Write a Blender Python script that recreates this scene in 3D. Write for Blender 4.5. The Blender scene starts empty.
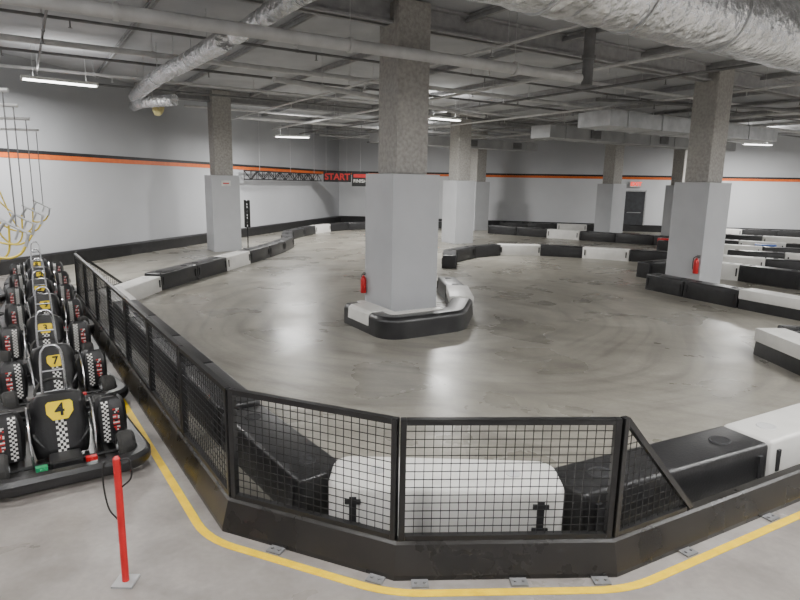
import bpy, bmesh, math, random
from mathutils import Vector, Matrix
random.seed(7)
SC=bpy.context.scene
COL=SC.collection
V=Vector
# ------------------------------------------------------------------ materials
def nt(name):
    m=bpy.data.materials.new(name); m.use_nodes=True
    t=m.node_tree; b=t.nodes['Principled BSDF']
    return m,t,b
def mat(name,c1,c2=None,rough=.6,metal=0,scale=6,bump=0,bscale=40,emit=None,estr=0,rr=None,dist=.02):
    m,t,b=nt(name)
    N=t.nodes; L=t.links
    b.inputs['Roughness'].default_value=rough
    b.inputs['Metallic'].default_value=metal
    tc=N.new('ShaderNodeTexCoord')
    src=tc.outputs['Object']
    c2=c2 or tuple(x*.8 for x in c1)
    n=N.new('ShaderNodeTexNoise'); n.inputs['Scale'].default_value=scale; n.inputs['Detail'].default_value=6
    L.new(src,n.inputs['Vector'])
    r=N.new('ShaderNodeValToRGB'); r.color_ramp.elements[0].position=.35; r.color_ramp.elements[1].position=.65
    r.color_ramp.elements[0].color=(*c1,1); r.color_ramp.elements[1].color=(*c2,1)
    L.new(n.outputs['Fac'],r.inputs['Fac']); L.new(r.outputs['Color'],b.inputs['Base Color'])
    if rr:
        mr=N.new('ShaderNodeMapRange'); mr.inputs['To Min'].default_value=rr[0]; mr.inputs['To Max'].default_value=rr[1]
        mr.inputs['From Min'].default_value=.3; mr.inputs['From Max'].default_value=.7
        L.new(n.outputs['Fac'],mr.inputs['Value']); L.new(mr.outputs['Result'],b.inputs['Roughness'])
    if bump:
        n2=N.new('ShaderNodeTexNoise'); n2.inputs['Scale'].default_value=bscale; n2.inputs['Detail'].default_value=4
        L.new(src,n2.inputs['Vector'])
        bp=N.new('ShaderNodeBump'); bp.inputs['Strength'].default_value=bump; bp.inputs['Distance'].default_value=dist
        L.new(n2.outputs['Fac'],bp.inputs['Height']); L.new(bp.outputs['Normal'],b.inputs['Normal'])
    if emit:
        b.inputs['Emission Color'].default_value=(*emit,1); b.inputs['Emission Strength'].default_value=estr
    return m
M={}
M['black']=mat('black_plastic',(.014,.014,.015),(.024,.024,.025),rough=.34,scale=5,bump=.1,bscale=60)
M['blackmetal']=mat('black_powder_coated_steel',(.010,.010,.011),(.016,.016,.016),rough=.35,scale=8)
M['curb']=mat('black_curb_steel',(.013,.012,.011),(.022,.020,.018),rough=.25,scale=3,rr=(.2,.38))
M['white']=mat('white_plastic',(.80,.79,.76),(.70,.69,.66),rough=.4,scale=3,bump=.05,bscale=30)
M['red']=mat('red_paint',(.55,.012,.015),(.45,.01,.012),rough=.4)
M['blue']=mat('blue_plastic',(.05,.15,.5),(.04,.1,.4),rough=.4)
M['green']=mat('green_paint',(.03,.3,.12),(.02,.22,.1),rough=.4)
M['yellow']=mat('yellow_paint',(1,.74,.0),(.95,.68,.0),rough=.5,scale=10)
M['yelline']=mat('yellow_floor_paint',(1,.66,.0),(.85,.54,.0),rough=.45,scale=9)
M['rubber']=mat('tyre_rubber',(.02,.02,.02),(.035,.033,.03),rough=.8,bump=.3)
M['chrome']=mat('chrome',(.82,.83,.85),(.7,.7,.72),rough=.25,metal=1)
M['steel']=mat('galvanised_steel',(.6,.61,.62),(.48,.49,.5),rough=.45,metal=.6,scale=12)
M['sheet']=mat('grey_duct_sheet',(.42,.425,.43),(.34,.345,.35),rough=.6,metal=.2,scale=2)
M['sheetlight']=mat('dull_wrapped_duct',(.56,.57,.58),(.42,.43,.44),rough=.5,metal=.4,scale=3,bump=.5,bscale=5,dist=.03)
M['pipe']=mat('painted_pipe',(.64,.64,.64),(.53,.53,.53),rough=.55,scale=4)
M['pipedark']=mat('dark_pipe',(.20,.20,.205),(.14,.14,.14),rough=.6,scale=4)
M['foil']=mat('silver_foil_insulation',(.90,.91,.92),(.62,.63,.64),rough=.26,metal=.85,scale=7,bump=1,bscale=8,dist=.08)
M['tan']=mat('torn_yellow_insulation',(.62,.55,.25),(.45,.40,.2),rough=.9,bump=.6)
M['fire']=mat('sprayed_fireproofing',(.43,.415,.39),(.32,.31,.29),rough=.95,scale=16,bump=.6,bscale=35)
M['beam']=mat('beam_fireproofing',(.40,.40,.405),(.32,.32,.325),rough=.95,scale=8,bump=.4,bscale=25)
M['deck']=mat('ceiling_deck',(.49,.50,.52),(.41,.42,.44),rough=.9,scale=1.2,bump=.3,bscale=6)
M['pillar']=mat('grey_pillar_paint',(.50,.51,.53),(.46,.47,.49),rough=.45,scale=1.5,bump=.05)
M['orange']=mat('orange_stripe_paint',(.78,.16,.02),(.68,.13,.02),rough=.5)
M['flatblack']=mat('black_stripe_paint',(.02,.02,.022),rough=.6)
M['lens']=mat('lamp_lens',(1,1,1),(1,1,1),emit=(1,.99,.96),estr=9)
M['exit']=mat('exit_letters_red',(.8,.02,.02),emit=(1,.05,.03),estr=2)
M['exitw']=mat('exit_box_white',(.75,.75,.72))
M['doorm']=mat('dark_door',(.05,.055,.06),(.03,.03,.035),rough=.5)
M['numblack']=mat('number_black',(.01,.01,.01))
M['redtext']=mat('red_lettering',(.55,.02,.02),(.45,.015,.015),rough=.5)
M['cabley']=mat('yellow_cable',(.8,.62,.08),(.65,.5,.06),rough=.5)
def wall_mat(name,low,up):
    m,t,b=nt(name); N=t.nodes;L=t.links; b.inputs['Roughness'].default_value=.6
    tc=N.new('ShaderNodeTexCoord'); s=N.new('ShaderNodeSeparateXYZ'); L.new(tc.outputs['Object'],s.inputs[0])
    n=N.new('ShaderNodeTexNoise'); n.inputs['Scale'].default_value=.6; n.inputs['Detail'].default_value=5; L.new(tc.outputs['Object'],n.inputs['Vector'])
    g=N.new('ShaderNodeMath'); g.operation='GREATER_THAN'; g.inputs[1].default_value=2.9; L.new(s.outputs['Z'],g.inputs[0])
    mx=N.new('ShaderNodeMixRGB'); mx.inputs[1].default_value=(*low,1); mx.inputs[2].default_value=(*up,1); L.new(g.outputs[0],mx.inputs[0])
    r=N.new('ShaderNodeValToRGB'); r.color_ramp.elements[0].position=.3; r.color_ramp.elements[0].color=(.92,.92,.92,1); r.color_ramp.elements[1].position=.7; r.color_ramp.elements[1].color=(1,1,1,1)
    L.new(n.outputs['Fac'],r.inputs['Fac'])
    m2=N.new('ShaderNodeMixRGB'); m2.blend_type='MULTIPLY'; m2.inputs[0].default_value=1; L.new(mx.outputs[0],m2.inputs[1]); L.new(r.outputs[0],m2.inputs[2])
    L.new(m2.outputs[0],b.inputs['Base Color']); return m
M['wall']=wall_mat('two_tone_grey_wall_paint',(.51,.52,.545),(.40,.41,.43))
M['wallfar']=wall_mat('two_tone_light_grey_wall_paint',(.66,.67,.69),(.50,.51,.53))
# floor
def floor_mat():
    m,t,b=nt('polished_concrete_floor'); N=t.nodes; L=t.links
    tc=N.new('ShaderNodeTexCoord'); P=tc.outputs['Object']
    def noise(s,d=6,vec=P,dist=0):
        n=N.new('ShaderNodeTexNoise'); n.inputs['Scale'].default_value=s; n.inputs['Detail'].default_value=d
        n.inputs['Distortion'].default_value=dist; L.new(vec,n.inputs['Vector']); return n.outputs['Fac']
    def ramp(f,stops):
        r=N.new('ShaderNodeValToRGB'); e=r.color_ramp.elements
        while len(e)<len(stops): e.new(.5)
        for k,(p,c) in enumerate(stops): e[k].position=p; e[k].color=(*c,1)
        L.new(f,r.inputs['Fac']); return r.outputs['Color']
    def math_(op,a,bb=None):
        x=N.new('ShaderNodeMath'); x.operation=op
        for i,v in enumerate((a,bb)):
            if v is None: continue
            if isinstance(v,(int,float)): x.inputs[i].default_value=v
            else: L.new(v,x.inputs[i])
        return x.outputs[0]
    def mix(f,a,bb,mode='MIX'):
        x=N.new('ShaderNodeMixRGB'); x.blend_type=mode
        if isinstance(f,(int,float)): x.inputs[0].default_value=f
        else: L.new(f,x.inputs[0])
        L.new(a,x.inputs[1]); L.new(bb,x.inputs[2]); return x.outputs[0]
    def polar(cx,cy,rs,asx,wb=1.6,det=7):
        s=N.new('ShaderNodeSeparateXYZ'); L.new(P,s.inputs[0])
        dx=math_('SUBTRACT',s.outputs['X'],cx); dy=math_('SUBTRACT',s.outputs['Y'],cy)
        r=math_('SQRT',math_('ADD',math_('MULTIPLY',dx,dx),math_('MULTIPLY',dy,dy)))
        an=math_('ARCTAN2',dx,dy)
        wob=math_('MULTIPLY',noise(.25,1),wb)
        c=N.new('ShaderNodeCombineXYZ'); L.new(math_('MULTIPLY',math_('ADD',r,wob),rs),c.inputs[0]); L.new(math_('MULTIPLY',an,asx),c.inputs[1])
        return noise(1,det,c.outputs[0],.1)
    path=[(-5.79,10.6),(-1.1,3.7),(0.01,3.24),(1.31,3.31),(3.0,4.24)]
    cur=None
    for a,c in zip(path[:-1],path[1:]):
        d=(V(c)-V(a)).normalized(); n=(-d.y,d.x)
        vm=N.new('ShaderNodeVectorMath'); vm.operation='DOT_PRODUCT'; vm.inputs[1].default_value=(n[0],n[1],0)
        L.new(P,vm.inputs[0])
        v=math_('SUBTRACT',vm.outputs['Value'],n[0]*a[0]+n[1]*a[1])
        cur=v if cur is None else math_('MINIMUM',cur,v)
    mask=math_('MULTIPLY',cur,8); 
    mk=N.new('ShaderNodeClamp'); L.new(mask,mk.inputs['Value']); mask=mk.outputs[0]
    big=noise(.3,5,dist=.8); med=noise(.8,10,dist=.4); fine=noise(22,6); blot=noise(3.2,8,dist=.5)
    arc1=polar(.6,10.8,5,1.2); arc2=polar(6.5,15.5,4.5,1.4); wide=polar(.6,10.8,1.0,.5,.8,2)
    track=ramp(big,[(.3,(.255,.240,.205)),(.5,(.302,.286,.246)),(.7,(.36,.342,.298))])
    track=mix(.42,track,ramp(med,[(.35,(.68,.68,.68)),(.5,(.95,.95,.95)),(.65,(1.10,1.10,1.10))]),'MULTIPLY')
    track=mix(.25,track,ramp(blot,[(.38,(.6,.6,.6)),(.6,(1.1,1.1,1.1))]),'MULTIPLY')
    track=mix(.55,track,ramp(arc1,[(.34,(.56,.56,.56)),(.5,(1,1,1)),(.68,(1.14,1.14,1.12))]),'MULTIPLY')
    track=mix(.38,track,ramp(arc2,[(.34,(.56,.56,.56)),(.5,(1,1,1)),(.68,(1.14,1.14,1.12))]),'MULTIPLY')
    track=mix(.35,track,ramp(wide,[(.4,(.70,.69,.67)),(.6,(1.08,1.08,1.07))]),'MULTIPLY')
    out=ramp(med,[(.3,(.255,.232,.212)),(.55,(.32,.294,.272)),(.75,(.38,.353,.33))])
    out=mix(.6,out,ramp(big,[(.35,(.72,.72,.73)),(.65,(1,1,1))]),'MULTIPLY')
    out=mix(.40,out,ramp(blot,[(.36,(.6,.6,.6)),(.6,(1.1,1.1,1.1))]),'MULTIPLY')
    colr=mix(mask,out,track)
    colr=mix(.35,colr,ramp(fine,[(.35,(.7,.7,.7)),(.65,(1,1,1))]),'MULTIPLY')
    L.new(colr,b.inputs['Base Color'])
    mr=N.new('ShaderNodeMapRange'); mr.inputs['From Min'].default_value=.3; mr.inputs['From Max'].default_value=.7
    mr.inputs['To Min'].default_value=.22; mr.inputs['To Max'].default_value=.40
    L.new(med,mr.inputs['Value']); L.new(mr.outputs[0],b.inputs['Roughness'])
    bp=N.new('ShaderNodeBump'); bp.inputs['Strength'].default_value=.1; bp.inputs['Distance'].default_value=.01
    L.new(fine,bp.inputs['Height']); L.new(bp.outputs[0],b.inputs['Normal'])
    return m
M['floor']=floor_mat()
# ------------------------------------------------------------------ mesh helpers
def box(bm,c,s,mtx=None,mi=0):
    r=bmesh.ops.create_cube(bm,size=1)
    vs=r['verts']
    for v in vs:
        v.co=V((v.co.x*s[0]+c[0],v.co.y*s[1]+c[1],v.co.z*s[2]+c[2]))
        if mtx: v.co=mtx@v.co
    for f in {f for v in vs for f in v.link_faces}: f.material_index=mi
    return vs
def frame_of(d):
    d=d.normalized(); up=V((0,0,1)) if abs(d.z)<.95 else V((1,0,0))
    a=d.cross(up).normalized(); return a,a.cross(d).normalized()
def rod(bm,p,q,r,n=8,r2=None,mi=0):
    p=V(p);q=V(q);a,b=frame_of(q-p); r2=r if r2 is None else r2
    R=[[],[]]
    for k in range(n):
        t=2*math.pi*k/n; o=a*math.cos(t)+b*math.sin(t)
        R[0].append(bm.verts.new(p+o*r)); R[1].append(bm.verts.new(q+o*r2))
    fs=[bm.faces.new((R[0][k],R[0][(k+1)%n],R[1][(k+1)%n],R[1][k])) for k in range(n)]
    fs+= [bm.faces.new(R[0][::-1]),bm.faces.new(R[1])]
    for f in fs: f.material_index=mi
def tube(bm,pts,r,n=8,closed=False,mi=0):
    pts=[V(p) for p in pts]; m=len(pts); rings=[]
    prev=None
    for i,p in enumerate(pts):
        if closed: d=pts[(i+1)%m]-pts[i-1]
        else: d=pts[min(i+1,m-1)]-pts[max(i-1,0)]
        d.normalize()
        if prev is None: a,b=frame_of(d)
        else:
            a=(prev-d*prev.dot(d)).normalized(); b=a.cross(d)
        prev=a
        rr=r[i] if isinstance(r,(list,tuple)) else r
        rings.append([bm.verts.new(p+(a*math.cos(2*math.pi*k/n)+b*math.sin(2*math.pi*k/n))*rr) for k in range(n)])
    for i in range(m if closed else m-1):
        A=rings[i];B=rings[(i+1)%m]
        for k in range(n):
            f=bm.faces.new((A[k],A[(k+1)%n],B[(k+1)%n],B[k])); f.material_index=mi
    if not closed:
        bm.faces.new(rings[0][::-1]).material_index=mi; bm.faces.new(rings[-1]).material_index=mi
def bez(pts,n=10):
    P=[V(p) for p in pts]; P=[P[0]*2-P[1]]+P+[P[-1]*2-P[-2]]; out=[]
    for i in range(1,len(P)-2):
        for k in range(n):
            t=k/n; a,b,c,d=P[i-1],P[i],P[i+1],P[i+2]
            out.append(.5*((2*b)+(c-a)*t+(2*a-5*b+4*c-d)*t*t+(3*b-3*c+d-a)*t**3))
    out.append(P[-2]); return out
def round_path(path,r,n=6):
    P=[V(p) for p in path]; out=[P[0]]
    for a,b,c in zip(P[:-2],P[1:-1],P[2:]):
        u=b+(a-b).normalized()*r; w=b+(c-b).normalized()*r
        for k in range(n+1):
            t=k/n; out.append(u*(1-t)**2+b*2*t*(1-t)+w*t*t)
    out.append(P[-1]); return out
def sweep(path,prof):
    """prof: closed list of (offset to the right, z); mitred along xy path"""
    bm=bmesh.new(); P=[V(p) for p in path]; rings=[]
    for i,p in enumerate(P):
        ns=[]
        if i>0: d=(P[i]-P[i-1]).normalized(); ns.append(V((d.y,-d.x)))
        if i<len(P)-1: d=(P[i+1]-P[i]).normalized(); ns.append(V((d.y,-d.x)))
        m=sum(ns,V((0,0))).normalized(); k=1/m.dot(ns[0])
        rings.append([bm.verts.new((p.x+m.x*o*k,p.y+m.y*o*k,z)) for o,z in prof])
    n=len(prof)
    for A,B in zip(rings[:-1],rings[1:]):
        for k in range(n): bm.faces.new((A[k],A[(k+1)%n],B[(k+1)%n],B[k]))
    bm.faces.new(rings[0][::-1]); bm.faces.new(rings[-1])
    return bm
def O(name,bm,mats,parent=None,loc=(0,0,0),rotz=0,mtx=None,smooth=False,bevel=0,label=None,cat=None,group=None,kind=None,normals=True):
    if normals: bmesh.ops.recalc_face_normals(bm,faces=bm.faces[:])
    if bevel: bmesh.ops.bevel(bm,geom=bm.edges[:],offset=bevel,segments=2,affect='EDGES',profile=.6)
    me=bpy.data.meshes.new(name); bm.to_mesh(me); bm.free()
    if not isinstance(mats,(list,tuple)): mats=[mats]
    for m in mats: me.materials.append(m)
    if smooth:
        for p in me.polygons: p.use_smooth=True
        try: me.set_sharp_from_angle(angle=math.radians(38))
        except Exception: pass
    ob=bpy.data.objects.new(name,me); COL.objects.link(ob)
    if mtx is not None: ob.matrix_local=mtx
    else: ob.location=loc; ob.rotation_euler=(0,0,rotz)
    if parent: ob.parent=parent
    tag(ob,label,cat,group,kind); return ob
def tag(ob,label=None,cat=None,group=None,kind=None):
    if label: ob['label']=label
    if cat: ob['category']=cat
    if group: ob['group']=group
    if kind: ob['kind']=kind
def E(name,loc,rotz,label,cat,group=None,kind=None):
    e=bpy.data.objects.new(name,None); COL.objects.link(e); e.empty_display_size=.2
    e.location=loc; e.rotation_euler=(0,0,rotz); tag(e,label,cat,group,kind); return e
def dup(ob,loc,rotz,parent=None,label=None,scale=None):
    c=ob.copy(); COL.objects.link(c)
    if parent: c.parent=parent
    else:
        c.location=loc; c.rotation_euler=(0,0,rotz)
        if scale: c.scale=scale
        if label: c['label']=label
    for ch in list(ob.children): dup(ch,None,None,parent=c)
    return c
def text_bm(s,size,depth=.004,bold=.02):
    cu=bpy.data.curves.new('txt','FONT'); cu.body=s; cu.size=size; cu.extrude=depth; cu.align_x='CENTER'; cu.align_y='CENTER'; cu.offset=size*bold
    to=bpy.data.objects.new('txt',cu); COL.objects.link(to); bpy.context.view_layer.update()
    me=bpy.data.meshes.new_from_object(to.evaluated_get(bpy.context.evaluated_depsgraph_get()))
    bm=bmesh.new(); bm.from_mesh(me)
    bpy.data.objects.remove(to); bpy.data.meshes.remove(me); return bm
def basis(o,x,y,z):
    x=V(x);y=V(y);z=V(z)
    return Matrix(((x.x,y.x,z.x,o[0]),(x.y,y.y,z.y,o[1]),(x.z,y.z,z.z,o[2]),(0,0,0,1)))
# ------------------------------------------------------------------ room shell
H=5.1
room=[V((-14.3,-4)),V((26,-4)),V((26,29.45)),V((-3.7,35.8))]   # ccw
def shell_wall(name,a,b,m='wall'):
    bm=sweep([a,b],[(0,0),(.2,0),(.2,H+.2),(0,H+.2)])
    O(name,bm,M[m],kind='structure')
shell_wall('wall_back',room[0],room[1]); shell_wall('wall_right',room[1],room[2])
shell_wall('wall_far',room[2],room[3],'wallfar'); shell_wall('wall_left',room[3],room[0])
bm=bmesh.new(); bm.faces.new([bm.verts.new((p.x,p.y,0)) for p in room]); 
O('floor',bm,M['floor'],kind='structure')
bm=bmesh.new()
vs=[bm.verts.new((p.x,p.y,H)) for p in room]; vt=[bm.verts.new((p.x,p.y,H+.2)) for p in room]
bm.faces.new(vs); bm.faces.new(vt)
for k in range(4): bm.faces.new((vs[k],vs[(k+1)%4],vt[(k+1)%4],vt[k]))
O('ceiling',bm,M['deck'],kind='structure')
inner=[room[2],room[3],room[0]]
O('trim_1',sweep(inner,[(0,2.73),(-.012,2.73),(-.012,2.85),(0,2.85)]),M['orange'],kind='structure')
O('trim_2',sweep(inner,[(0,2.851),(-.012,2.851),(-.012,2.94),(0,2.94)]),M['flatblack'],kind='structure')
O('baseboard_left',sweep([room[3],room[0]],[(0,0),(-.14,0),(-.14,.32),(-.1,.36),(0,.36)]),M['black'],kind='structure')
O('baseboard_far',sweep([room[2],room[3]],[(0,0),(-.14,0),(-.14,.32),(-.1,.36),(0,.36)]),M['black'],kind='structure')
# ------------------------------------------------------------------ door + exit sign on the far wall
fd=V((.978,-.209,0)); fn=V((-.209,-.978,0))
def far_pt(X,off=0,z=0):
    Y=34+(X-4.7)*(-.2128)-.03; p=V((X,Y,z)); return p+fn*off
o=far_pt(12.35,.03); mt=basis(o,fd,(0,0,1),fn)
d=E('door_1',(0,0,0),0,'dark emergency exit door with push bar','door',kind='structure'); d.matrix_world=mt
bm=bmesh.new(); box(bm,(0,1.05,0.02),(1.0,2.1,.05)); O('door_leaf',bm,M['doorm'],parent=d)
bm=bmesh.new(); box(bm,(-.54,1.08,.02),(.07,2.16,.08)); box(bm,(.54,1.08,.02),(.07,2.16,.08)); box(bm,(0,2.14,.02),(1.15,.07,.08)); O('door_frame',bm,M['steel'],parent=d)
bm=bmesh.new(); rod(bm,(-.35,1.0,.08),(.35,1.0,.08),.02); O('push_bar',bm,M['steel'],parent=d)
o=far_pt(12.35,.07,2.48)
s=E('exit_sign',(0,0,0),0,'white box exit sign with red glowing letters above door','exit sign'); s.matrix_world=basis(o,fd,(0,0,1),fn)
bm=bmesh.new(); box(bm,(0,0,0),(.62,.3,.08)); O('sign_box',bm,M['exitw'],parent=s,bevel=.01)
O('sign_letters',text_bm('EXIT',.27,.004),M['exit'],parent=s,loc=(0,0,.045))
# ------------------------------------------------------------------ pillars
ROT=math.radians(32); e1=V((math.cos(ROT),math.sin(ROT),0)); e2=V((-math.sin(ROT),math.cos(ROT),0))
pl=[(0,10.2),(-5.9,20.0),(2.25,24.2),(7.22,14.7),(9.6,28),(13.3,29.3),(3.85,31.3)]
lab=['grey boxed pillar standing in small barrier island','grey boxed pillar beside black lattice stand','grey boxed pillar beside curved barrier row','grey boxed pillar with red fire extinguisher on it',
 'grey boxed pillar near exit door','grey boxed pillar close to far wall','slim grey boxed pillar close to far wall']
S=.9; casing=column=None
for (x,y),lb in zip(pl,lab):
    e=E('support_pillar',(x,y,0),ROT,lb,'pillar',group='boxed concrete support pillars')
    if casing is None:
        bm=bmesh.new(); box(bm,(0,0,1.225),(S,S,2.45)); casing=O('casing',bm,M['pillar'],parent=e,bevel=.012)
        bm=bmesh.new(); box(bm,(0,0,(2.45+H-.02)/2),(.6,.6,H-2.45-.02)); column=O('column',bm,M['fire'],parent=e,bevel=.03,label='rough sprayed fireproofing column')
    else:
        for src in (casing,column):
            c=src.copy(); COL.objects.link(c); c.parent=e
# ------------------------------------------------------------------ barriers
BH=.36
def make_block(color):
    m=M[color]
    bm=bmesh.new()
    vs=box(bm,(0,0,BH/2),(1.5,.42,BH))
    for v in vs:
        if v.co.z>.2: v.co.y*=.92
    bmesh.ops.bevel(bm,geom=bm.edges[:],offset=.032,segments=3,affect='EDGES',profile=.55)
    for v in bm.verts:
        if v.co.z<.033: v.co.z=0 if v.co.z<.016 else v.co.z-.016
    b=O('track_barrier',bm,m,smooth=True)
    b['category']='barrier'; b['group']='interlocking plastic track barriers'
    dark=color=='black'
    for sx in (-.5,.5):
        bm=bmesh.new(); rod(bm,(sx,0,BH-.004),(sx,0,BH+.003),.06,16)
        tube(bm,[(sx+.065*math.cos(a*math.pi/8),.065*math.sin(a*math.pi/8),BH) for a in range(16)],.008,6,closed=True)
        O('filler_cap',bm,M['flatblack'] if dark else M['pipe'],parent=b,smooth=True)
    for sx in (-1,1):
        bm=bmesh.new(); vs=box(bm,(sx*.66,0,.19),(.035,.43,.18)); O('coupling',bm,M['flatblack'],parent=b)
    return b
proto={}
LBL={'black':'black plastic track barrier block','white':'white plastic track barrier block','half':'track barrier block, white plastic deck over black base',
 'red':'short red plastic barrier block among black ones','blue':'short blue plastic barrier block among black ones'}
def block(p,q,color,label=None,zs=1,ws=1):
    p=V(p);q=V(q); c=(p+q)/2; a=math.atan2(q.y-p.y,q.x-p.x); L=(q-p).length
    sc=(L/1.5,ws,zs); half=color=='half'
    if half: color='black'; label=label or LBL['half']
    if color not in proto:
        b=make_block(color); proto[color]=b; b.location=(c.x,c.y,0); b.rotation_euler=(0,0,a); b.scale=sc; b['label']=label or LBL[color]
    else: b=dup(proto[color],(c.x,c.y,0),a,label=label or LBL[color],scale=sc)
    if half:
        for ch in list(b.children): bpy.data.objects.remove(ch)
        bm=bmesh.new(); box(bm,(0,0,BH-.07),(1.505,.43,.19)); O('white_deck',bm,M['white'],parent=b,bevel=.02,smooth=True,label='white plastic deck')
    return b
CC={'k':'black','w':'white','r':'red','b':'blue','h':'half'}
def chain(path,cols,zs=1,ws=1):
    P=[V(p) for p in path]; tot=sum((b-a).length for a,b in zip(P[:-1],P[1:])); n=max(1,round(tot/1.5)); st=tot/n
    def at(s):
        for a,b in zip(P[:-1],P[1:]):
            l=(b-a).length
            if s<=l+1e-6: return a+(b-a)*(s/l)
            s-=l
        return P[-1]
    for i in range(n):
        a=at(i*st);b=at((i+1)*st); dd=(b-a).normalized()*.003
        block(a+dd,b-dd,CC[cols[i%len(cols)]],zs=zs,ws=ws)
b=E('track_barrier',(.32,3.685,0),-.02,'scuffed white plastic barrier block close behind mesh fence','barrier',group='interlocking plastic track barriers')
bm=bmesh.new(); vs=box(bm,(0,0,.215),(1.52,.46,.43))
ve=[e_ for e_ in bm.edges if abs(e_.verts[0].co.z-e_.verts[1].co.z)>.1]
bmesh.ops.bevel(bm,geom=ve,offset=.13,segments=6,affect='EDGES',profile=.5)
te=[e_ for e_ in bm.edges if min(e_.verts[0].co.z,e_.verts[1].co.z)>.42]
bmesh.ops.bevel(bm,geom=te,offset=.045,segments=4,affect='EDGES',profile=.5)
O('shell',bm,M['white'],parent=b,smooth=True)
for sx in (-.5,.5):
    bm=bmesh.new(); rod(bm,(sx*.9,0,.428),(sx*.9,0,.434),.05,16); O('filler_cap',bm,M['pipe'],parent=b,smooth=True)
    bm=bmesh.new(); box(bm,(sx*1.18,-.226,.25),(.045,.02,.22)); box(bm,(sx*1.18,-.236,.33),(.10,.015,.03)); box(bm,(sx*1.18,-.236,.17),(.10,.015,.03)); O('strap_slot',bm,M['flatblack'],parent=b)
block((1.12,3.72),(2.82,4.58),'black','black plastic barrier block behind the steel curb',zs=1.0,ws=1.05)
block((2.84,4.60),(4.30,5.42),'white',zs=1.0,ws=1.05)
block((-.50,3.84),(-1.38,5.02),'black','black plastic barrier block close behind mesh fence',zs=.9)
chain([(-1.40,5.05),(-5.22,10.65)],'kkkkw')
chain([(-5.25,10.7),(-5.2,12.4)],'w',zs=.85)
chain([(-5.2,12.42),(-4.62,15.6),(-4.1,19),(-3.95,21),(-4.6,24.0),(-4.1,27),(-3.2,29.4),(-.6,31.2),(2.7,32.0)],'kkwkkkkkkkwkkwkk')
# centre island: one continuous low skirt round the pillar
isl=E('pillar_skirt',(0,0,0),0,'continuous low black barrier skirt with white edge around pillar','barrier')
pr=[(-.17,0),(-.17,.30),(-.13,.33),(.15,.33),(.20,.29),(.21,.25),(.21,0)]
pth=round_path([(-.745,9.87),(-.13,8.86),(.87,9.49),(1.08,10.45)],.15)
O('bumper',sweep(pth,pr),M['black'],parent=isl,smooth=True)
O('white_top_edge',sweep(round_path([(-.745,9.87),(-.13,8.86),(.70,9.383)],.15),[(-.16,.32),(-.16,.35),(-.10,.355),(-.03,.35),(-.03,.32)]),M['white'],parent=isl,smooth=True,label='white top edge strip')
O('white_end_piece',sweep([(-.66,9.73),(-.30,9.14)],[(-.18,.13),(-.18,.335),(-.14,.36),(.16,.345),(.212,.30),(.222,.13)]),M['white'],parent=isl,smooth=True,label='white end piece')
block((1.10,10.5),(1.12,11.7),'half',zs=.9); block((1.12,11.72),(1.0,12.9),'black',zs=.9)
block((5.85,13.8),(6.27,12.85),'black'); block((6.27,12.83),(6.82,11.72),'black'); block((6.83,11.70),(7.45,10.52),'half'); block((7.46,10.50),(8.2,9.2),'half')
chain([(6.3,15.5),(7.8,16.35),(9.3,14.9),(10.1,12.6)],'kwkkk',zs=1.15)
chain([(8.9,17.3),(12,15.5),(14.5,13.1)],'wkwkk',zs=1.25,ws=1.15)
chain([(10.3,18.9),(13.5,17.0),(16.5,14.5)],'kwkk',zs=1.25,ws=1.15)
block((5.26,8.3),(5.3,6.8),'half'); block((5.35,6.75),(6.1,5.5),'half'); block((5.55,8.45),(7.0,8.3),'black')
chain([(1.35,16.6),(1.5,18.3),(2.8,20.1),(5.1,20.3),(7.0,19.3),(8.7,18.6),(10.0,19.2)],'kkkwkwkkkk')
chain([(4.3,29.3),(8,26.4),(11.9,23.8),(14.6,21.9),(18,19.6)],'kkwkkkkwkkwkk',zs=1.1)
block((10.2,23.9),(10.75,23.6),'red'); block((13.0,22.1),(13.6,21.75),'blue')
chain([(9.4,22.0),(12,20.4),(15.2,18.9)],'kwkk',zs=1.2)
chain([(12.5,26.5),(16,24.5),(20,22)],'kkwkk',zs=1.2)
chain([(5.3,32.6),(11.2,31.4)],'kkwkk'); chain([(14,30.9),(20,29.5)],'kwkk')
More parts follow.
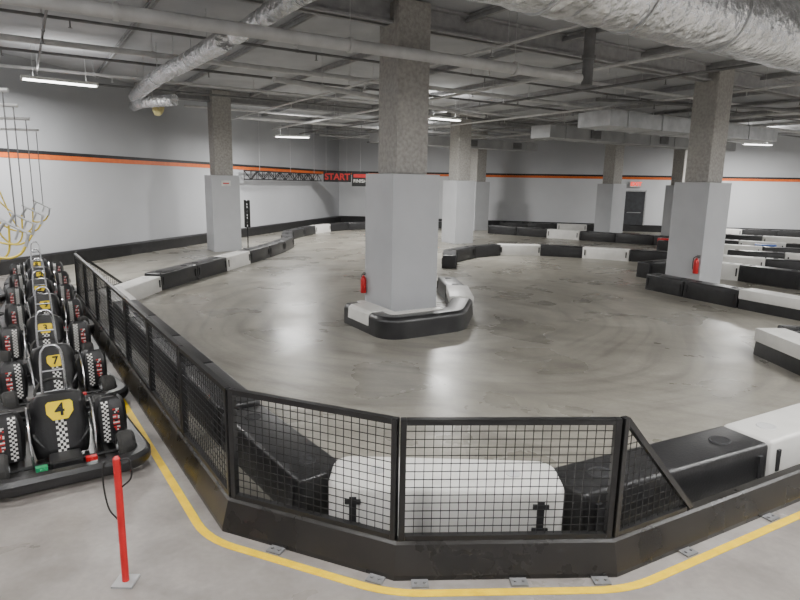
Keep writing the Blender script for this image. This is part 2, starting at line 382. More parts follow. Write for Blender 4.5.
# ------------------------------------------------------------------ fence
fpath=[(-5.79,10.6),(-1.1,3.7),(0.01,3.24),(1.31,3.31)]
curbpath=[(-5.95,10.84),(-1.1,3.7),(0.01,3.24),(1.31,3.31),(4.75,5.2)]
O('fence_curb',sweep(curbpath,[(-.05,0),(-.05,.2),(-.035,.215),(.02,.215),(.035,.2),(.085,.03),(.085,0)]),M['curb'],label='low black steel curb carrying the mesh fence',cat='curb')
lp=round_path([(-8.2,14.1),(-1.1,3.7),(0.01,3.24),(1.31,3.31),(5.5,5.62)],.16)
O('floor_line',sweep(lp,[(.17,.0005),(.228,.0005),(.228,.003),(.17,.003)]),M['yelline'],label='yellow painted safety line on concrete beside curb',cat='floor marking')
TOP=.98; Z0=.217
def fence_panel(p,q,tri=0,label='black square mesh fence panel standing on steel curb'):
    p=V(p);q=V(q); L=(q-p).length; a=math.atan2(q.y-p.y,q.x-p.x)
    e=E('fence_panel',(p.x,p.y,0),a,label,'fence',group='black wire mesh fence panels')
    g=.006; w=.036
    bm=bmesh.new(); box(bm,(g+w/2,0,(TOP+Z0)/2),(w,.045,TOP-Z0)); O('post',bm,M['blackmetal'],parent=e,bevel=.004)
    if not tri:
        bm=bmesh.new(); box(bm,(L-g-w/2,0,(TOP+Z0)/2),(w,.045,TOP-Z0)); O('post',bm,M['blackmetal'],parent=e,bevel=.004)
        bm=bmesh.new(); box(bm,(L/2,0,TOP-.018),(L-2*g-2*w-.002,.04,.035)); O('rail',bm,M['blackmetal'],parent=e)
    else:
        bm=bmesh.new(); 
        dx=L-g-w; dz=TOP-Z0-.04; ang=math.atan2(dz,dx)
        R=Matrix.Translation(((g+w+L)/2,0,(TOP+Z0)/2))@Matrix.Rotation(ang,4,'Y')
        box(bm,(0,0,0),(math.hypot(dx,dz)+.02,.04,.035),R); O('brace',bm,M['blackmetal'],parent=e,label='sloping top rail')
    bm=bmesh.new(); box(bm,(L/2,0,Z0+.015),(L-2*g-2*w-.002,.04,.03)); O('rail',bm,M['blackmetal'],parent=e)
    bm=bmesh.new(); s=.054; x0=g+w; x1=L-g-w; n=int((x1-x0)/s); r=.0021
    def topz(x):
        if not tri: return TOP-.03
        return TOP-.03-(x-x0)/(L-x0)*(TOP-Z0-.04)
    for i in range(1,n+1):
        x=x0+i*(x1-x0)/(n+1); zt=topz(x)
        if zt>Z0+.06: box(bm,(x,0,(zt+Z0+.03)/2),(2*r,2*r,zt-Z0-.03))
    nz=int((TOP-Z0)/s)
    for j in range(1,nz):
        z=Z0+.03+j*(TOP-Z0-.06)/nz
        xe=x1 if not tri else x0+(TOP-.03-z)/(TOP-Z0-.04)*(L-x0)
        if xe-x0>.04: box(bm,((x0+xe)/2,.004,z),(xe-x0,2*r,2*r))
    O('wire_mesh',bm,M['blackmetal'],parent=e)
    return e
A=V(fpath[0]);B=V(fpath[1]); n=7
for i in range(n): fence_panel(B+(A-B)*(i/n),B+(A-B)*((i+1)/n))
fence_panel(fpath[1],fpath[2]); fence_panel(fpath[2],fpath[3])
dr=(V((4.75,5.2))-V(fpath[3])).normalized()
fence_panel(V(fpath[3]),V(fpath[3])+dr*.72,tri=1,label='triangular black mesh end panel on steel curb')
fence_panel(V((-5.86,10.72)),V((-5.86,10.72))+V((.25,.97))*1.15,tri=1,label='triangular black mesh end panel at end of long fence run')
def anchor(p,a):
    bm=bmesh.new(); box(bm,(0,0,.006),(.10,.07,.01)); rod(bm,(-.025,0,.008),(-.025,0,.022),.01,6); rod(bm,(.025,0,.008),(.025,0,.022),.01,6)
    return O('anchor_plate',bm,M['pipedark'],loc=(p[0],p[1],0),rotz=a,label='small bolted steel anchor plate at curb foot',cat='anchor plate',group='curb anchor plates')
segs=[((-1.1,3.7),(.01,3.24),[.35,.93]),((.01,3.24),(1.31,3.31),[.1,.55,.93]),((1.31,3.31),(4.75,5.2),[.15,.38])]
base=None
for a,b,ts in segs:
    a=V(a);b=V(b);d=(b-a).normalized();nrm=V((d.y,-d.x))
    for t in ts:
        p=a+(b-a)*t+nrm*.122; an=math.atan2(d.y,d.x)
        if base is None: base=anchor(p,an)
        else: dup(base,(p.x,p.y,0),an)
# ------------------------------------------------------------------ red post
e=E('red_post',(-1.56,3.10,0),0,'slim red steel stanchion post with black wire hoop','post')
bm=bmesh.new(); box(bm,(0,0,.006),(.12,.12,.012)); O('base_plate',bm,M['sheet'],parent=e,bevel=.003)
bm=bmesh.new(); rod(bm,(0,0,.012),(0,0,.77),.020,16); rod(bm,(0,0,.77),(0,0,.782),.020,16,r2=.011); O('shaft',bm,M['red'],parent=e,smooth=True)
bm=bmesh.new(); tube(bm,bez([(.020,0,.76),(.07,0,.765),(.075,0,.66),(.020,0,.60)]),.005,6); O('wire_hoop',bm,M['numblack'],parent=e,smooth=True)
bm=bmesh.new(); tube(bm,bez([(-.020,0,.75),(-.08,.02,.73),(-.10,.03,.6),(-.08,.03,.45),(-.020,0,.40)]),.005,6); O('wire_hoop',bm,M['numblack'],parent=e,smooth=True)
# ------------------------------------------------------------------ karts (local +x is the rear end that faces the walkway)
def profat(P,s):
    for a,b in zip(P[:-1],P[1:]):
        l=(b-a).length
        if s<=l+1e-6: return a+(b-a)*(s/l)
        s-=l
    return P[-1]
def checker(bm,pts,w,y0,cell=.026,off=.004,lettering=False):
    P=[V((x,0,z)) for x,z in pts]; tot=sum((b-a).length for a,b in zip(P[:-1],P[1:])); n=int(tot/cell)
    m=max(2,round(w/cell)); rnd=random.Random(3)
    for i in range(n):
        a=profat(P,i*tot/n);b=profat(P,(i+1)*tot/n); d=(b-a).normalized(); nn=V((-d.z,0,d.x)); nn=nn if nn.z*1+nn.x>0 else -nn
        if lettering and (i%4==3): continue
        for j in range(m):
            if lettering and rnd.random()<.3: continue
            ya=y0-w/2+j*w/m; yb=ya+w/m
            f=bm.faces.new([bm.verts.new(V((q.x,yy,q.z))+nn*off) for q,yy in ((a,ya),(a,yb),(b,yb),(b,ya))])
            f.material_index=(0 if rnd.random()<.6 else 1) if lettering else (i+j)%2
def build_kart(loc,rotz,label):
    k=E('go_kart',loc,rotz,label,'go-kart',group='parked rental go-karts')
    pts=[]; 
    for cx,cy,a0 in ((.60,.36,0),(-.53,.30,90),(-.53,-.30,180),(.60,-.36,270)):
        for t in range(0,91,15):
            a=math.radians(a0+t); pts.append((cx+.20*math.cos(a),cy+.20*math.sin(a)))
    bm=bmesh.new(); prof=[(-.05,.05),(.03,.05),(.05,.08),(.05,.13),(.02,.16),(-.05,.16)]
    rings=[]; n=len(pts)
    for i,(x,y) in enumerate(pts):
        p0=V(pts[i-1]);p1=V(pts[(i+1)%n]);d=(p1-p0).normalized();nr=V((d.y,-d.x))
        rings.append([bm.verts.new((x+nr.x*o,y+nr.y*o,z)) for o,z in prof])
    for i in range(n):
        Aq=rings[i];Bq=rings[(i+1)%n]
        for q in range(6): bm.faces.new((Aq[q],Aq[(q+1)%6],Bq[(q+1)%6],Bq[q]))
    O('bumper',bm,M['black'],parent=k,smooth=True)
    bm=bmesh.new(); box(bm,(.02,0,.055),(1.40,.76,.02)); box(bm,(.02,.3,.08),(1.36,.035,.035)); box(bm,(.02,-.3,.08),(1.36,.035,.035))
    for x in (.70,-.66,.5,-.45): rod(bm,(x,-.44,.1),(x,.44,.1),.016)
    O('chassis',bm,M['blackmetal'],parent=k)
    for x,y,w in ((.50,.44,.13),(.50,-.44,.13),(-.52,.38,.11),(-.52,-.38,.11)):
        wh=bpy.data.objects.new('wheel',None); COL.objects.link(wh); wh.parent=k; wh.location=(x,y,.125)
        bm=bmesh.new(); 
        pr=[(.065,-w/2),(.105,-w/2),(.125,-w/2+.025),(.125,w/2-.025),(.105,w/2),(.065,w/2)]
        rg=[[bm.verts.new((r*math.cos(t*math.pi/10),yy,r*math.sin(t*math.pi/10))) for r,yy in pr] for t in range(20)]
        for t in range(20):
            for q in range(6): bm.faces.new((rg[t][q],rg[t][(q+1)%6],rg[(t+1)%20][(q+1)%6],rg[(t+1)%20][q]))
        O('tyre',bm,M['rubber'],parent=wh,smooth=True)
        bm=bmesh.new(); rod(bm,(0,-w/2+.01,0),(0,w/2-.01,0),.067,16); rod(bm,(0,-w/2-.005,0),(0,w/2+.005,0),.025,10); O('rim',bm,M['steel'],parent=wh,smooth=True)
    seat=bpy.data.objects.new('seat',None); COL.objects.link(seat); seat.parent=k
    a=math.radians(14); up=V((-math.sin(a),0,math.cos(a))); nf=V((math.cos(a),0,math.sin(a)))
    fo=basis((.42,0,.12),(0,1,0),up,nf)
    rows=[(0,.185),(.06,.20),(.14,.21),(.22,.212),(.29,.205),(.34,.20),(.40,.205),(.45,.20),(.49,.18),(.515,.14)]
    bm=bmesh.new(); G=[]
    for i,(y,hw) in enumerate(rows):
        G.append([bm.verts.new((hw*s_/6,y-.02*(s_/6)**4,-.9*(hw*s_/6)**2-.10*abs(s_/6)**6-(.02 if i==9 else 0))) for s_ in range(-6,7)])
    for i in range(len(G)-1):
        for j in range(12): bm.faces.new((G[i][j],G[i][j+1],G[i+1][j+1],G[i+1][j]))
    fr=O('backrest',bm,M['black'],parent=seat,mtx=fo,smooth=True); md=fr.modifiers.new('s','SOLIDIFY'); md.thickness=.03; md.offset=-1
    bm=bmesh.new(); G=[]
    for x,z in ((.38,.13),(.2,.11),(0,.12),(-.12,.18)):
        G.append([bm.verts.new((x,.2*s_/4,z+.16*abs(s_/4)**3)) for s_ in range(-4,5)])
    for i in range(3):
        for j in range(8): bm.faces.new((G[i][j],G[i][j+1],G[i+1][j+1],G[i+1][j]))
    sb=O('seat_base',bm,M['black'],parent=seat,smooth=True); md=sb.modifiers.new('s','SOLIDIFY'); md.thickness=.015
    bm=bmesh.new(); pp=[(x*.9,y*.9) for x,y in [(-.06,-.085),(.06,-.085),(.105,-.02),(.105,.06),(.085,.08),(-.085,.08),(-.105,.06),(-.105,-.02)]]
    f0=[bm.verts.new((x,y,.010)) for x,y in pp]; f1=[bm.verts.new((x,y,-.004)) for x,y in pp]; bm.faces.new(f0); bm.faces.new(f1[::-1])
    for q in range(8): bm.faces.new((f0[q],f1[q],f1[(q+1)%8],f0[(q+1)%8]))
    pla=O('number_plate',bm,M['yellow'],parent=fr,loc=(0,.36,.006),label='yellow number plate')
    bm=bmesh.new(); c=.019
    for i in range(12):
        for j in range(4):
            x=-2*c+j*c;y=.0+i*.0235
            f=bm.faces.new([bm.verts.new(q) for q in ((x,y,.004),(x+c,y,.004),(x+c,y+.0235,.004),(x,y+.0235,.004))]); f.material_index=(i+j)%2
    O('checker_strip',bm,[M['numblack'],M['white']],parent=fr,normals=False)
    st=bpy.data.objects.new('steering_wheel',None); COL.objects.link(st); st.parent=k
    st.matrix_local=basis((-.20,0,.46),(0,1,0),(-math.sin(math.radians(35)),0,math.cos(math.radians(35))),(math.cos(math.radians(35)),0,math.sin(math.radians(35))))
    bm=bmesh.new(); tube(bm,[(.14*math.cos(t*math.pi/12),.12*math.sin(t*math.pi/12),0) for t in range(24)],.013,8,closed=True); O('rim',bm,M['rubber'],parent=st,smooth=True)
    bm=bmesh.new(); rod(bm,(-.13,0,0),(.13,0,0),.01); rod(bm,(0,-.11,0),(0,0,0),.01); rod(bm,(0,0,.01),(0,0,-.38),.013); O('column',bm,M['steel'],parent=st)
    bm=bmesh.new(); box(bm,(-.60,0,.17),(.18,.42,.14)); O('nose_panel',bm,M['black'],parent=k,bevel=.03,smooth=True)
    # side cowls: upright flat-faced moulded shells with rounded shoulders, dropping away towards the nose
    for sg in (-1,1):
        cy=sg*.375; rowz=[(.10,.115),(.20,.125),(.32,.128),(.40,.122),(.45,.105),(.485,.07)]
        bm=bmesh.new(); F=[];Bk=[]
        for z,hw in rowz:
            xf=.33-.10*(z-.1)-(.03 if z>.44 else 0)
            F.append([bm.verts.new((xf-1.6*(hw*s_/4)**2-(.05 if abs(s_)==4 else 0),cy+hw*s_/4,z)) for s_ in range(-4,5)])
        for i in range(5):
            for j in range(8): bm.faces.new((F[i][j],F[i][j+1],F[i+1][j+1],F[i+1][j]))
        # back shell
        T=[]
        for (x,zt) in ((.10,.44),(-.12,.30),(-.34,.20)):
            T.append([bm.verts.new((x,cy+.115*s_/4*(1 if x>-.3 else .8),max(.10,zt-.05*(abs(s_)/4)**3-(zt-.10 if abs(s_)==4 and False else 0)))) for s_ in range(-4,5)])
        for j in range(8):
            bm.faces.new((F[5][j],F[5][j+1],T[0][j+1],T[0][j]))
            for u in range(2): bm.faces.new((T[u][j],T[u][j+1],T[u+1][j+1],T[u+1][j]))
        for e_ in (0,8):
            fl=[F[i][e_] for i in range(6)]
            low=[bm.verts.new((t[e_].co.x,t[e_].co.y,.10)) for t in T]
            bm.faces.new(fl+[T[0][e_],low[0]])
            for u in range(2): bm.faces.new((T[u][e_],T[u+1][e_],low[u+1],low[u]))
        pod=O('side_pod',bm,M['black'],parent=k,smooth=True)
        bm=bmesh.new(); strip=[(.332-.10*(z-.1)-(.03 if z>.44 else 0),z) for z in (.11,.20,.32,.40,.45)]
        checker(bm,strip,.051,cy-sg*.045,cell=.017,off=.003)
        O('checker_strip',bm,[M['numblack'],M['white']],parent=pod,normals=False)
        bm=bmesh.new(); checker(bm,[(x-.004,z) for x,z in strip[1:4]],.05,cy+sg*.035,cell=.012,off=.004,lettering=True)
        O('lettering',bm,[M['redtext'],M['exitw']],parent=pod,normals=False,label='red and white sponsor lettering')
    bm=bmesh.new()
    hp=[(-.02,-.09,.08),(-.06,-.09,.4),(-.10,-.08,.78),(-.10,-.05,.88),(-.10,0,.90),(-.10,.05,.88),(-.10,.08,.78),(-.06,.09,.4),(-.02,.09,.08)]
    tube(bm,bez(hp,5),.012,8); rod(bm,(-.09,-.085,.68),(-.09,.085,.68),.010); O('tube_hoop',bm,M['chrome'],parent=k,smooth=True)
    for sy in (-1,1):
        bm=bmesh.new(); tube(bm,bez([(.52,sy*.215,.08),(.49,sy*.225,.28),(.40,sy*.225,.44),(.28,sy*.225,.50),(.1,sy*.225,.44)]),.009,6); O('seat_stay',bm,M['chrome'],parent=k,smooth=True)
    for sg,mm in ((1,'red'),(-1,'green')):
        bm=bmesh.new(); box(bm,(0,0,0),(.05,.08,.05)); rod(bm,(.02,0,0),(.045,0,0),.015); O('charge_socket',bm,M[mm],parent=k,loc=(.62,sg*.17,.12),label=mm+' charge socket')
    bm=bmesh.new(); box(bm,(.56,0,.12),(.2,.22,.10)); O('motor_housing',bm,M['blackmetal'],parent=k,bevel=.015)
    return k,pla
kd=V((-.5625,.8268)); krot=math.atan2(-.8268,.5625)
k0=V((-2.90,4.82))
nums=['4','7','3','9','5','2','8']
root,plate=build_kart((k0.x,k0.y,0),krot,'black go-kart with yellow number 4 plate, parked beside fence')
karts=[root]
for i in range(1,7):
    p=k0+kd*1.60*i+V((.827,.5625))*(.07*i)
    karts.append(dup(root,(p.x,p.y,0),krot+(.08 if i%2 else -.06),label='black go-kart with yellow number plate and checkered strips, parked in line'))
for i in range(0,6):
    p=k0+kd*(1.60*i+.15)-V((.827,.5625))*(1.18-.07*i)
    karts.append(dup(root,(p.x,p.y,0),krot+(.03 if i%2 else -.02),label='black go-kart with checkered strips, parked in second line nearer wall')); nums.append(str([6,13,1,10,11,12][i]))
def find_plate(o):
    for ch in o.children:
        if ch.name.startswith('number_plate'): return ch
        r=find_plate(ch)
        if r: return r
for ki,(kk,nm) in enumerate(zip(karts,nums)):
    pt=find_plate(kk)
    if ki: pt.scale=(.8,.8,1); pt.location.y=.34
    O('number',text_bm(nm,.14 if len(nm)<2 else .11,.002),M['numblack'],parent=pt,loc=(0,0,.013))
# ------------------------------------------------------------------ charging drops
hang=None
for Y,ra in ((5.8,.64),(7.0,.625),(8.6,.607),(10.6,.592)):
    X=-ra*Y
    if hang is None:
        h=E('charging_cable',(X,Y,0),math.radians(10),'kart charging lead hanging on rod from overhead bar','charging cable',group='overhead kart charging leads')
        bm=bmesh.new(); rod(bm,(.05,0,3.08),(-2.0,0,3.08),.02); O('overhead_bar',bm,M['pipe'],parent=h,smooth=True)
        bm=bmesh.new(); rod(bm,(-1.9,0,3.08),(-1.9,0,H-.01),.008); O('support_rod',bm,M['steel'],parent=h,smooth=True)
        bm=bmesh.new(); rod(bm,(.0,0,3.08),(.0,0,1.80),.007); O('hanging_rod',bm,M['pipedark'],parent=h)
        bm=bmesh.new(); rod(bm,(-.16,0,1.90),(.12,0,1.75),.013); rod(bm,(-.10,0,1.87),(-.17,0,1.76),.016); rod(bm,(.02,0,1.80),(-.02,0,1.70),.012); rod(bm,(.10,0,1.76),(.07,0,1.63),.016); O('hook',bm,M['steel'],parent=h,smooth=True)
        bm=bmesh.new(); tube(bm,bez([(.07,0,1.64),(.0,0,1.55),(-.15,0,1.52),(-.4,0,1.60),(-.75,.02,1.95),(-1.0,0,2.6),(-1.05,0,3.07)]),.013,6); O('cable',bm,M['cabley'],parent=h,smooth=True,label='yellow cable')
        bm=bmesh.new(); tube(bm,bez([(-.17,0,1.77),(-.22,.03,1.42),(-.38,.05,1.36),(-.55,.04,1.62),(-.8,.02,2.5),(-.85,0,3.07)]),.012,6); O('cable',bm,M['cabley'],parent=h,smooth=True,label='yellow cable')
        hang=h
    else: dup(hang,(X,Y,0),math.radians(10))
# ------------------------------------------------------------------ fire extinguishers
def extinguisher(p,a,label,sc=.85):
    e=E('fire_extinguisher',p,a,label,'fire extinguisher')
    bm=bmesh.new()
    pr=[(0,0),(.075,0),(.08,.02),(.08,.38),(.06,.44),(.025,.47),(.02,.5),(0,.5)]
    rg=[[bm.verts.new((max(r,.001)*math.cos(t*math.pi/8),max(r,.001)*math.sin(t*math.pi/8),z)) for r,z in pr] for t in range(16)]
    for t in range(16):
        for q in range(7): bm.faces.new((rg[t][q],rg[(t+1)%16][q],rg[(t+1)%16][q+1],rg[t][q+1]))
    O('cylinder',bm,M['red'],parent=e,smooth=True)
    bm=bmesh.new(); box(bm,(.03,0,.53),(.14,.025,.03)); box(bm,(.03,0,.575),(.13,.022,.015),Matrix.Rotation(.05,4,'Y')); O('handle',bm,M['numblack'],parent=e)
    bm=bmesh.new(); tube(bm,bez([(-.02,0,.53),(-.10,0,.48),(-.115,0,.3),(-.1,0,.12)]),.012,6); O('hose',bm,M['numblack'],parent=e,smooth=True)
    bm=bmesh.new(); box(bm,(0,.083,.28),(.06,.012,.3)); O('bracket',bm,M['steel'],parent=e)
    e.scale=(sc,sc,sc)
    return e
P0=V((0,10.2,0)); PR=V((pl[3][0],pl[3][1],0))
p=P0-e1*(S/2+.055)+e2*(S/2-.05); extinguisher((p.x,p.y,.42),ROT-math.pi/2,'red fire extinguisher mounted near edge of boxed pillar',.62)
p=PR-e1*(S/2+.07)-e2*.38; extinguisher((p.x,p.y,.33),ROT-math.pi/2,'red fire extinguisher mounted low on boxed pillar',.75)
PL=V((-5.9,20,0)); p=PL-e2*(S/2+.01)
nb=E('notice_board',(0,0,0),0,'small white notice plate high on grey pillar','sign'); nb.matrix_world=basis((p.x,p.y,2.2),e1,(0,0,1),-e2)
bm=bmesh.new(); box(bm,(0,0,0),(.30,.18,.012)); O('plate',bm,M['exitw'],parent=nb)
bm=bmesh.new(); box(bm,(0,.0,.009),(.2,.04,.004)); O('print',bm,M['redtext'],parent=nb)
# ------------------------------------------------------------------ start sign on truss close to the wall
def truss(p,q,s,n):
    bm=bmesh.new(); p=V(p);q=V(q);u,w=frame_of(q-p); cs=[u*s+w*s,-u*s+w*s,-u*s-w*s,u*s-w*s]
    for c in cs: rod(bm,p+c,q+c,.026,6)
    for i in range(n):
        A_=p+(q-p)*(i/n);B_=p+(q-p)*((i+1)/n)
        for k in range(4):
            c,d=cs[k],cs[(k+1)%4]
            if i%2: c,d=d,c
            rod(bm,A_+c,B_+d,.018,5)
            rod(bm,A_+cs[k],A_+cs[(k+1)%4],.014,5)
    return bm
a=V((-6.2,24.6,0)); b=V((-4.35,31.7,0)); L=(b-a).length; ta=math.atan2(b.y-a.y,b.x-a.x)
g=E('start_sign_truss',a,ta,'long black box truss along wall carrying red start sign','start sign')
ZT=2.52
O('beam_truss',truss((0,0,ZT),(L,0,ZT),.17,14),M['flatblack'],parent=g)
for x in (1.0,4.0,6.8):
    bm=bmesh.new(); rod(bm,(x,0,ZT+.17),(x,0,H-.005),.010,5); O('hanging_rod',bm,M['steel'],parent=g)
Rz=Matrix.Rotation(-ta,4,'Z')
def in_truss(x,y,z): return Rz@(V((x,y,z))-V((a.x,a.y,0)))
def loc_basis(x,y,z):
    return Rz@Matrix.Translation(-V((a.x,a.y,0)))@basis((x,y,z),(1,0,0),(0,0,1),(0,-1,0))
YS=31.4
bm=bmesh.new(); box(bm,(0,0,0),(1.42,.50,.05)); sg1=O('sign_panel',bm,M['numblack'],parent=g,mtx=loc_basis(-3.33,YS,2.56))
O('sign_letters',text_bm('START',.44,.004,.03),M['redtext'],parent=sg1,loc=(0,0,.03))
bm=bmesh.new(); box(bm,(0,0,0),(.84,.72,.05)); sg2=O('sign_panel',bm,M['numblack'],parent=g,mtx=loc_basis(-2.16,YS,2.47))
O('sign_letters',text_bm('FINISH',.235,.004,.01),M['exitw'],parent=sg2,loc=(0,-.10,.03))
bm=bmesh.new(); box(bm,(0,.17,.028),(.68,.17,.006)); O('red_band',bm,M['redtext'],parent=sg2)
for X in (-3.9,-2.85,-2.15):
    q=in_truss(X,YS,2.8); bm=bmesh.new(); rod(bm,q,(q.x,q.y,H-.005),.008,5); O('hanging_rod',bm,M['steel'],parent=g)
ls=E('lattice_stand',(-5.22,20.45,0),ROT,'small black lattice equipment stand beside grey pillar','stand')
bm=bmesh.new(); box(bm,(0,0,.012),(.26,.26,.02)); rod(bm,(0,0,.02),(0,0,.75),.02,8); O('base',bm,M['flatblack'],parent=ls)
p_=truss((0,0,.75),(0,0,1.65),.06,5); O('lattice',p_,M['flatblack'],parent=ls)
# ------------------------------------------------------------------ ceiling services
def clip(p,d,margin=.25):
    p=V(p).to_2d(); d=V(d).to_2d(); t0,t1=-1e9,1e9
    for i in range(4):
        a=room[i];b=room[(i+1)%4]; e=(b-a).normalized(); n=V((-e.y,e.x)); num=n.dot(p-a)-margin; den=n.dot(d)
        if abs(den)<1e-9: continue
        t=-num/den
        if den>0: t0=max(t0,t)
        else: t1=min(t1,t)
    return t0,t1
def beam_line(p,d,z,w,h,m,name,label,cat,group):
    t0,t1=clip(p,d)
    if t1-t0<1: return
    p=V((p[0],p[1],0)); d=V(d); a=p+d*t0; b=p+d*t1; L=t1-t0
    bm=bmesh.new()
    box(bm,(L/2,0,0),(L,w*.25,h)); box(bm,(L/2,0,-h/2+.02),(L,w,.04)); box(bm,(L/2,0,h/2-.02),(L,w,.04))
    O(name,bm,m,loc=(a.x,a.y,z),rotz=math.atan2(d.y,d.x),label=label,cat=cat,group=group)
for c in (V((0,10.2,0))-e2*5.7,V((0,10.2,0)),V((-5.9,20,0)),V((-5.9,20,0))+e2*9):
    beam_line(c,e1,H-.19,.28,.36,M['beam'],'ceiling_beam','heavy fireproofed steel ceiling beam','beam','main ceiling beams')
for i in range(-10,14):
    c=V((0,10.2,0))+e1*(i*2.3+1.2)
    beam_line(c,e2,H-.07,.06,.12,M['beam'],'ceiling_joist','grey steel joist under ceiling deck','joist','ceiling joists')
def pipe(p,q,r,m,label='grey sprinkler pipe hung below ceiling',hang=True,step=3.0):
    p=V(p);q=V(q); L=(q-p).length; x=(q-p).normalized(); vert=abs(x.z)>.9
    ob=E('overhead_pipe',p,0,label,'pipe',group='overhead pipes')
    ob.rotation_euler=x.to_track_quat('X','Z').to_euler() if not vert else (0,0,0)
    bm=bmesh.new(); rod(bm,(0,0,0),(0,0,L) if vert else (L,0,0),r,12)
    n=int(L/step)
    for i in range(n+1):
        c=L*(i+.5)/(n+1)
        if vert: rod(bm,(0,0,c-.03),(0,0,c+.03),r*1.25,12)
        else:
            rod(bm,(c-.03,0,0),(c+.03,0,0),r*1.25,12)
            if r<.06: rod(bm,(c+.4,0,-r),(c+.4,0,-r-.10),.012,6); rod(bm,(c+.4,0,-r-.10),(c+.4,0,-r-.105),.035,8)
    O('pipe_run',bm,m,parent=ob,smooth=True)
    if hang and not vert:
        for i in range(n+1):
            c=L*(i+.5)/(n+1); zz=(p+x*c).z
            bm=bmesh.new(); rod(bm,(c,0,r),(c,0,H-zz-.005),.006,5); O('hanger_rod',bm,M['steel'],parent=ob)
    return ob
pipe((-7.2,5.15,4.18),(3.1,11.15,4.18),.085,M['pipe'],'thick light grey main pipe hung below ceiling')
pipe((3.3,11.4,4.1),(3.3,11.4,5.05),.10,M['pipedark'],'dark vertical drain riser',hang=False)
def line(c,d,z,r,m,tmin=-1e9,lab='thin sprinkler branch pipe below ceiling'):
    t0,t1=clip(c,d,.3); t0=max(t0,tmin); c=V((c[0],c[1],z)); pipe(c+d*t0,c+d*t1,r,m,lab,step=4.5)
for i,(off,z,r,mm) in enumerate([(1.8,4.75,.04,'pipe'),(2.9,4.78,.025,'pipedark'),(4.6,4.7,.055,'pipe'),(6.1,4.76,.03,'pipedark'),(8.2,4.74,.035,'pipe'),(9.9,4.74,.03,'pipedark'),(11.4,4.74,.03,'pipedark'),(13,4.72,.035,'pipe'),(15.3,4.7,.055,'pipe'),(18,4.72,.03,'pipedark'),(21,4.7,.05,'pipe')]):
    line(V((0,10.2,0))+e2*off,e1,z,r,M[mm])
for i,(off,z,r,mm) in enumerate([(-6.5,4.55,.03,'pipe'),(-4.9,4.57,.02,'pipedark'),(1.5,4.55,.025,'pipe'),(4.2,4.54,.035,'pipe'),(6.2,4.56,.03,'pipedark'),(9,4.55,.03,'pipe'),(11.5,4.56,.03,'pipedark'),(14,4.55,.03,'pipe'),(17,4.55,.03,'pipe')]):
    line(V((0,10.2,0))+e1*off,e2,z,r,M[mm],tmin=-3.0)
pipe((-2.6,12.6,4.3),(2.4,18.6,4.3),.055,M['pipe'],'white diagonal pipe hung below ceiling')
pipe((4.6,15.0,4.35),(11.5,16.6,4.35),.04,M['pipedark'],'dark diagonal conduit hung below ceiling')
def duct(pts,r,label,straps=8,crink=.03):
    e=E('ventilation_duct',(0,0,0),0,label,'duct')
    P=bez(pts,24); m=len(P); o=V(P[0]); e.location=o
    dd=P[-1]-P[0]; az=math.atan2(dd.y,dd.x); e.rotation_euler=(0,0,az); Ri=Matrix.Rotation(-az,3,'Z'); P=[Ri@(p-o) for p in P]
    bm=bmesh.new(); rr=[r*(1+.015*math.sin(i*1.3)+crink*random.random()) for i in range(m)]
    tube(bm,P,rr,28)
    for v in bm.verts: v.co+=V((random.uniform(-1,1),random.uniform(-1,1),random.uniform(-1,1)))*r*crink*.6
    O('insulation',bm,M['foil'],parent=e,smooth=True)
    for i in range(1,straps):
        k=int(i*(m-1)/straps); d=(P[min(k+1,m-1)]-P[k-1]).normalized()
        bm=bmesh.new(); rod(bm,P[k]-d*.012,P[k]+d*.012,r*1.06,24); rod(bm,P[k],(P[k].x,P[k].y,H-o.z-.005),.008,5)
        O('strap',bm,M['steel'],parent=e,smooth=True,label='steel hanging strap')
    return e
duct([(-7.0,16.3,4.40),(-5.2,13.3,4.40),(-3.9,11.6,4.46),(-2.75,9.75,4.40)],.15,'flexible silver foil insulated duct under ceiling',6,.08)
duct([(-2.5,9.45,4.40),(-1.4,7.8,4.44),(-.2,6.0,4.40),(1.0,4.2,4.42)],.12,'thin silver foil insulated duct under ceiling',5,.07)
c0=V((3.2,7.75,4.50))
duct([c0-e1*6,c0-e1*2.5,c0,c0+e1*4,c0+e1*8],.45,'large round silver foil insulated duct under ceiling',7,.03)
dd_=duct([V((-7.6,17.6,4.3)),V((-6.6,15.9,4.2)),V((-5.6,15.3,4.2))],.13,'short silver flexible duct branch',3,.08)
bm=bmesh.new(); bmesh.ops.create_icosphere(bm,subdivisions=2,radius=1)
for v in bm.verts: v.co=V((v.co.x*.20,v.co.y*.15,v.co.z*.22))*(1+random.uniform(-.12,.12))
O('insulation_patch',bm,M['tan'],parent=dd_,loc=(1.75,0.05,-.16),smooth=True,label='torn yellow insulation')
def rduct(c,d,L,w,h,label,m='sheet',gr=True):
    e=E('rectangular_duct',c,math.atan2(d.y,d.x),label,'duct')
    bm=bmesh.new(); box(bm,(0,0,0),(L,w,h)); 
    for i in range(int(L/1.5)): box(bm,(-L/2+.75+i*1.5,0,0),(.04,w+.05,h+.05))
    O('sheet_metal',bm,M[m],parent=e)
    if gr:
      for x in (-L*.3,L*.05,L*.35):
        bm=bmesh.new(); box(bm,(x,-w/2-.035,0),(.5,.03,h*.7))
        for j in range(5): box(bm,(x,-w/2-.055,-h*.27+j*h*.135),(.44,.015,.015))
        O('grille',bm,M['pipedark'],parent=e)
    for i in range(5):
        bm=bmesh.new(); rod(bm,(-L*.4+i*L*.2,0,h/2),(-L*.4+i*L*.2,0,H-c[2]-.005),.01,5); O('hanger',bm,M['steel'],parent=e)
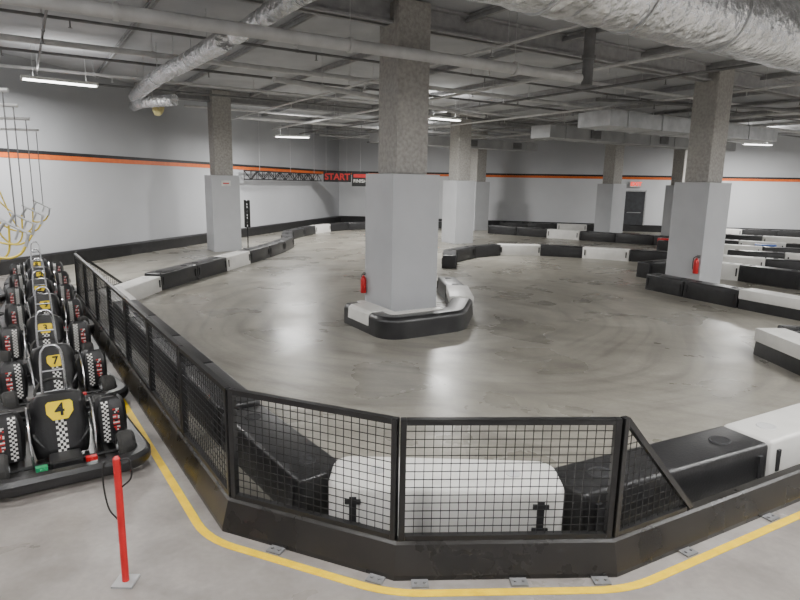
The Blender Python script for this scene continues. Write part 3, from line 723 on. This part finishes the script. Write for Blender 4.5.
rduct(V((8.8,19.3,4.12)),e1,8.5,1.1,.4,'wide dull grey wrapped rectangular duct across hall','sheetlight',False)
rduct((9.3,23.9,4.1),e1,11,.9,.4,'long rectangular sheet metal duct with grilles')
rduct((2.6,28.2,4.15),e1,9,.7,.38,'rectangular sheet metal duct near far wall')
# ------------------------------------------------------------------ light fixtures
def lamp(x,y,z,ang,L=1.5,en=180,up=.45):
    e=E('ceiling_light',(x,y,z),ang,'slim white fluorescent light fixture hung from ceiling','ceiling light',group='fluorescent light fixtures')
    bm=bmesh.new(); box(bm,(0,0,.05),(L,.16,.06)); box(bm,(L*.5,0,.035),(.03,.17,.09)); box(bm,(-L*.5,0,.035),(.03,.17,.09)); O('housing',bm,M['exitw'],parent=e,bevel=.006)
    bm=bmesh.new(); box(bm,(0,0,.005),(L-.05,.13,.03)); O('lens',bm,M['lens'],parent=e,bevel=.006)
    for sx in (-.35,.35):
        bm=bmesh.new(); rod(bm,(L*sx,0,.08),(L*sx,0,H-z-.005),.004,5); O('suspension',bm,M['steel'],parent=e)
    for k,(ee,zz,rx) in enumerate(((en,-.02,0),(en*up,.10,math.pi))):  # second light faces up from above the housing, added to brighten the ceiling
        if ee<=0: continue
        ld=bpy.data.lights.new('tube_and_fill_light','AREA'); ld.shape='RECTANGLE'; ld.size=L*.95; ld.size_y=.14; ld.energy=ee; ld.color=(1,.985,.955)
        lo=bpy.data.objects.new('tube_and_fill_light',ld); COL.objects.link(lo); lo.parent=e; lo.location=(0,0,zz); lo.rotation_euler=(rx,0,0)
lamp(-7.45,13.65,4.3,math.radians(38),1.45,380,.05)
lamp(-4.1,23.0,3.9,.1,1.25,350,.08)
lamp(1.3,19.7,4.3,ROT,1.2,480,.08)
lamp(16,28,4.3,.2,1.5,520,.15)
lamp(.2,27.6,4.3,0,1.2,520,.15)  # unseen extra fixture behind the central column, added to brighten the far wall
for x,y,en,up in [(-5.5,4.0,210,.4),(-1.5,1.0,130,1.5),(2.5,2.6,150,1.2),(7.5,5.5,290,.7),(-4,-1.5,130,1.5),(4.4,-.5,150,1.5),(-9.5,7,250,.3)]: lamp(x,y,4.5,ROT,1.5,en,up)
for x,y in [(14.5,9),(17.5,14),(22,19),(12,3)]: lamp(x,y,4.5,ROT,1.5,580,.8)  # unseen fixtures out of frame to the right, added to brighten the far hall
# ------------------------------------------------------------------ world, camera
w=bpy.data.worlds.new('world'); SC.world=w; w.use_nodes=True
w.node_tree.nodes['Background'].inputs[0].default_value=(.6,.63,.68,1); w.node_tree.nodes['Background'].inputs[1].default_value=.3
cd=bpy.data.cameras.new('camera'); cd.sensor_width=36; cd.lens=27; co=bpy.data.objects.new('camera',cd); COL.objects.link(co)
co.matrix_world=Matrix.Translation((0,0,2.3))@Matrix.Rotation(math.radians(79),4,'X')@Matrix.Rotation(.0185,4,'Z')
SC.camera=co
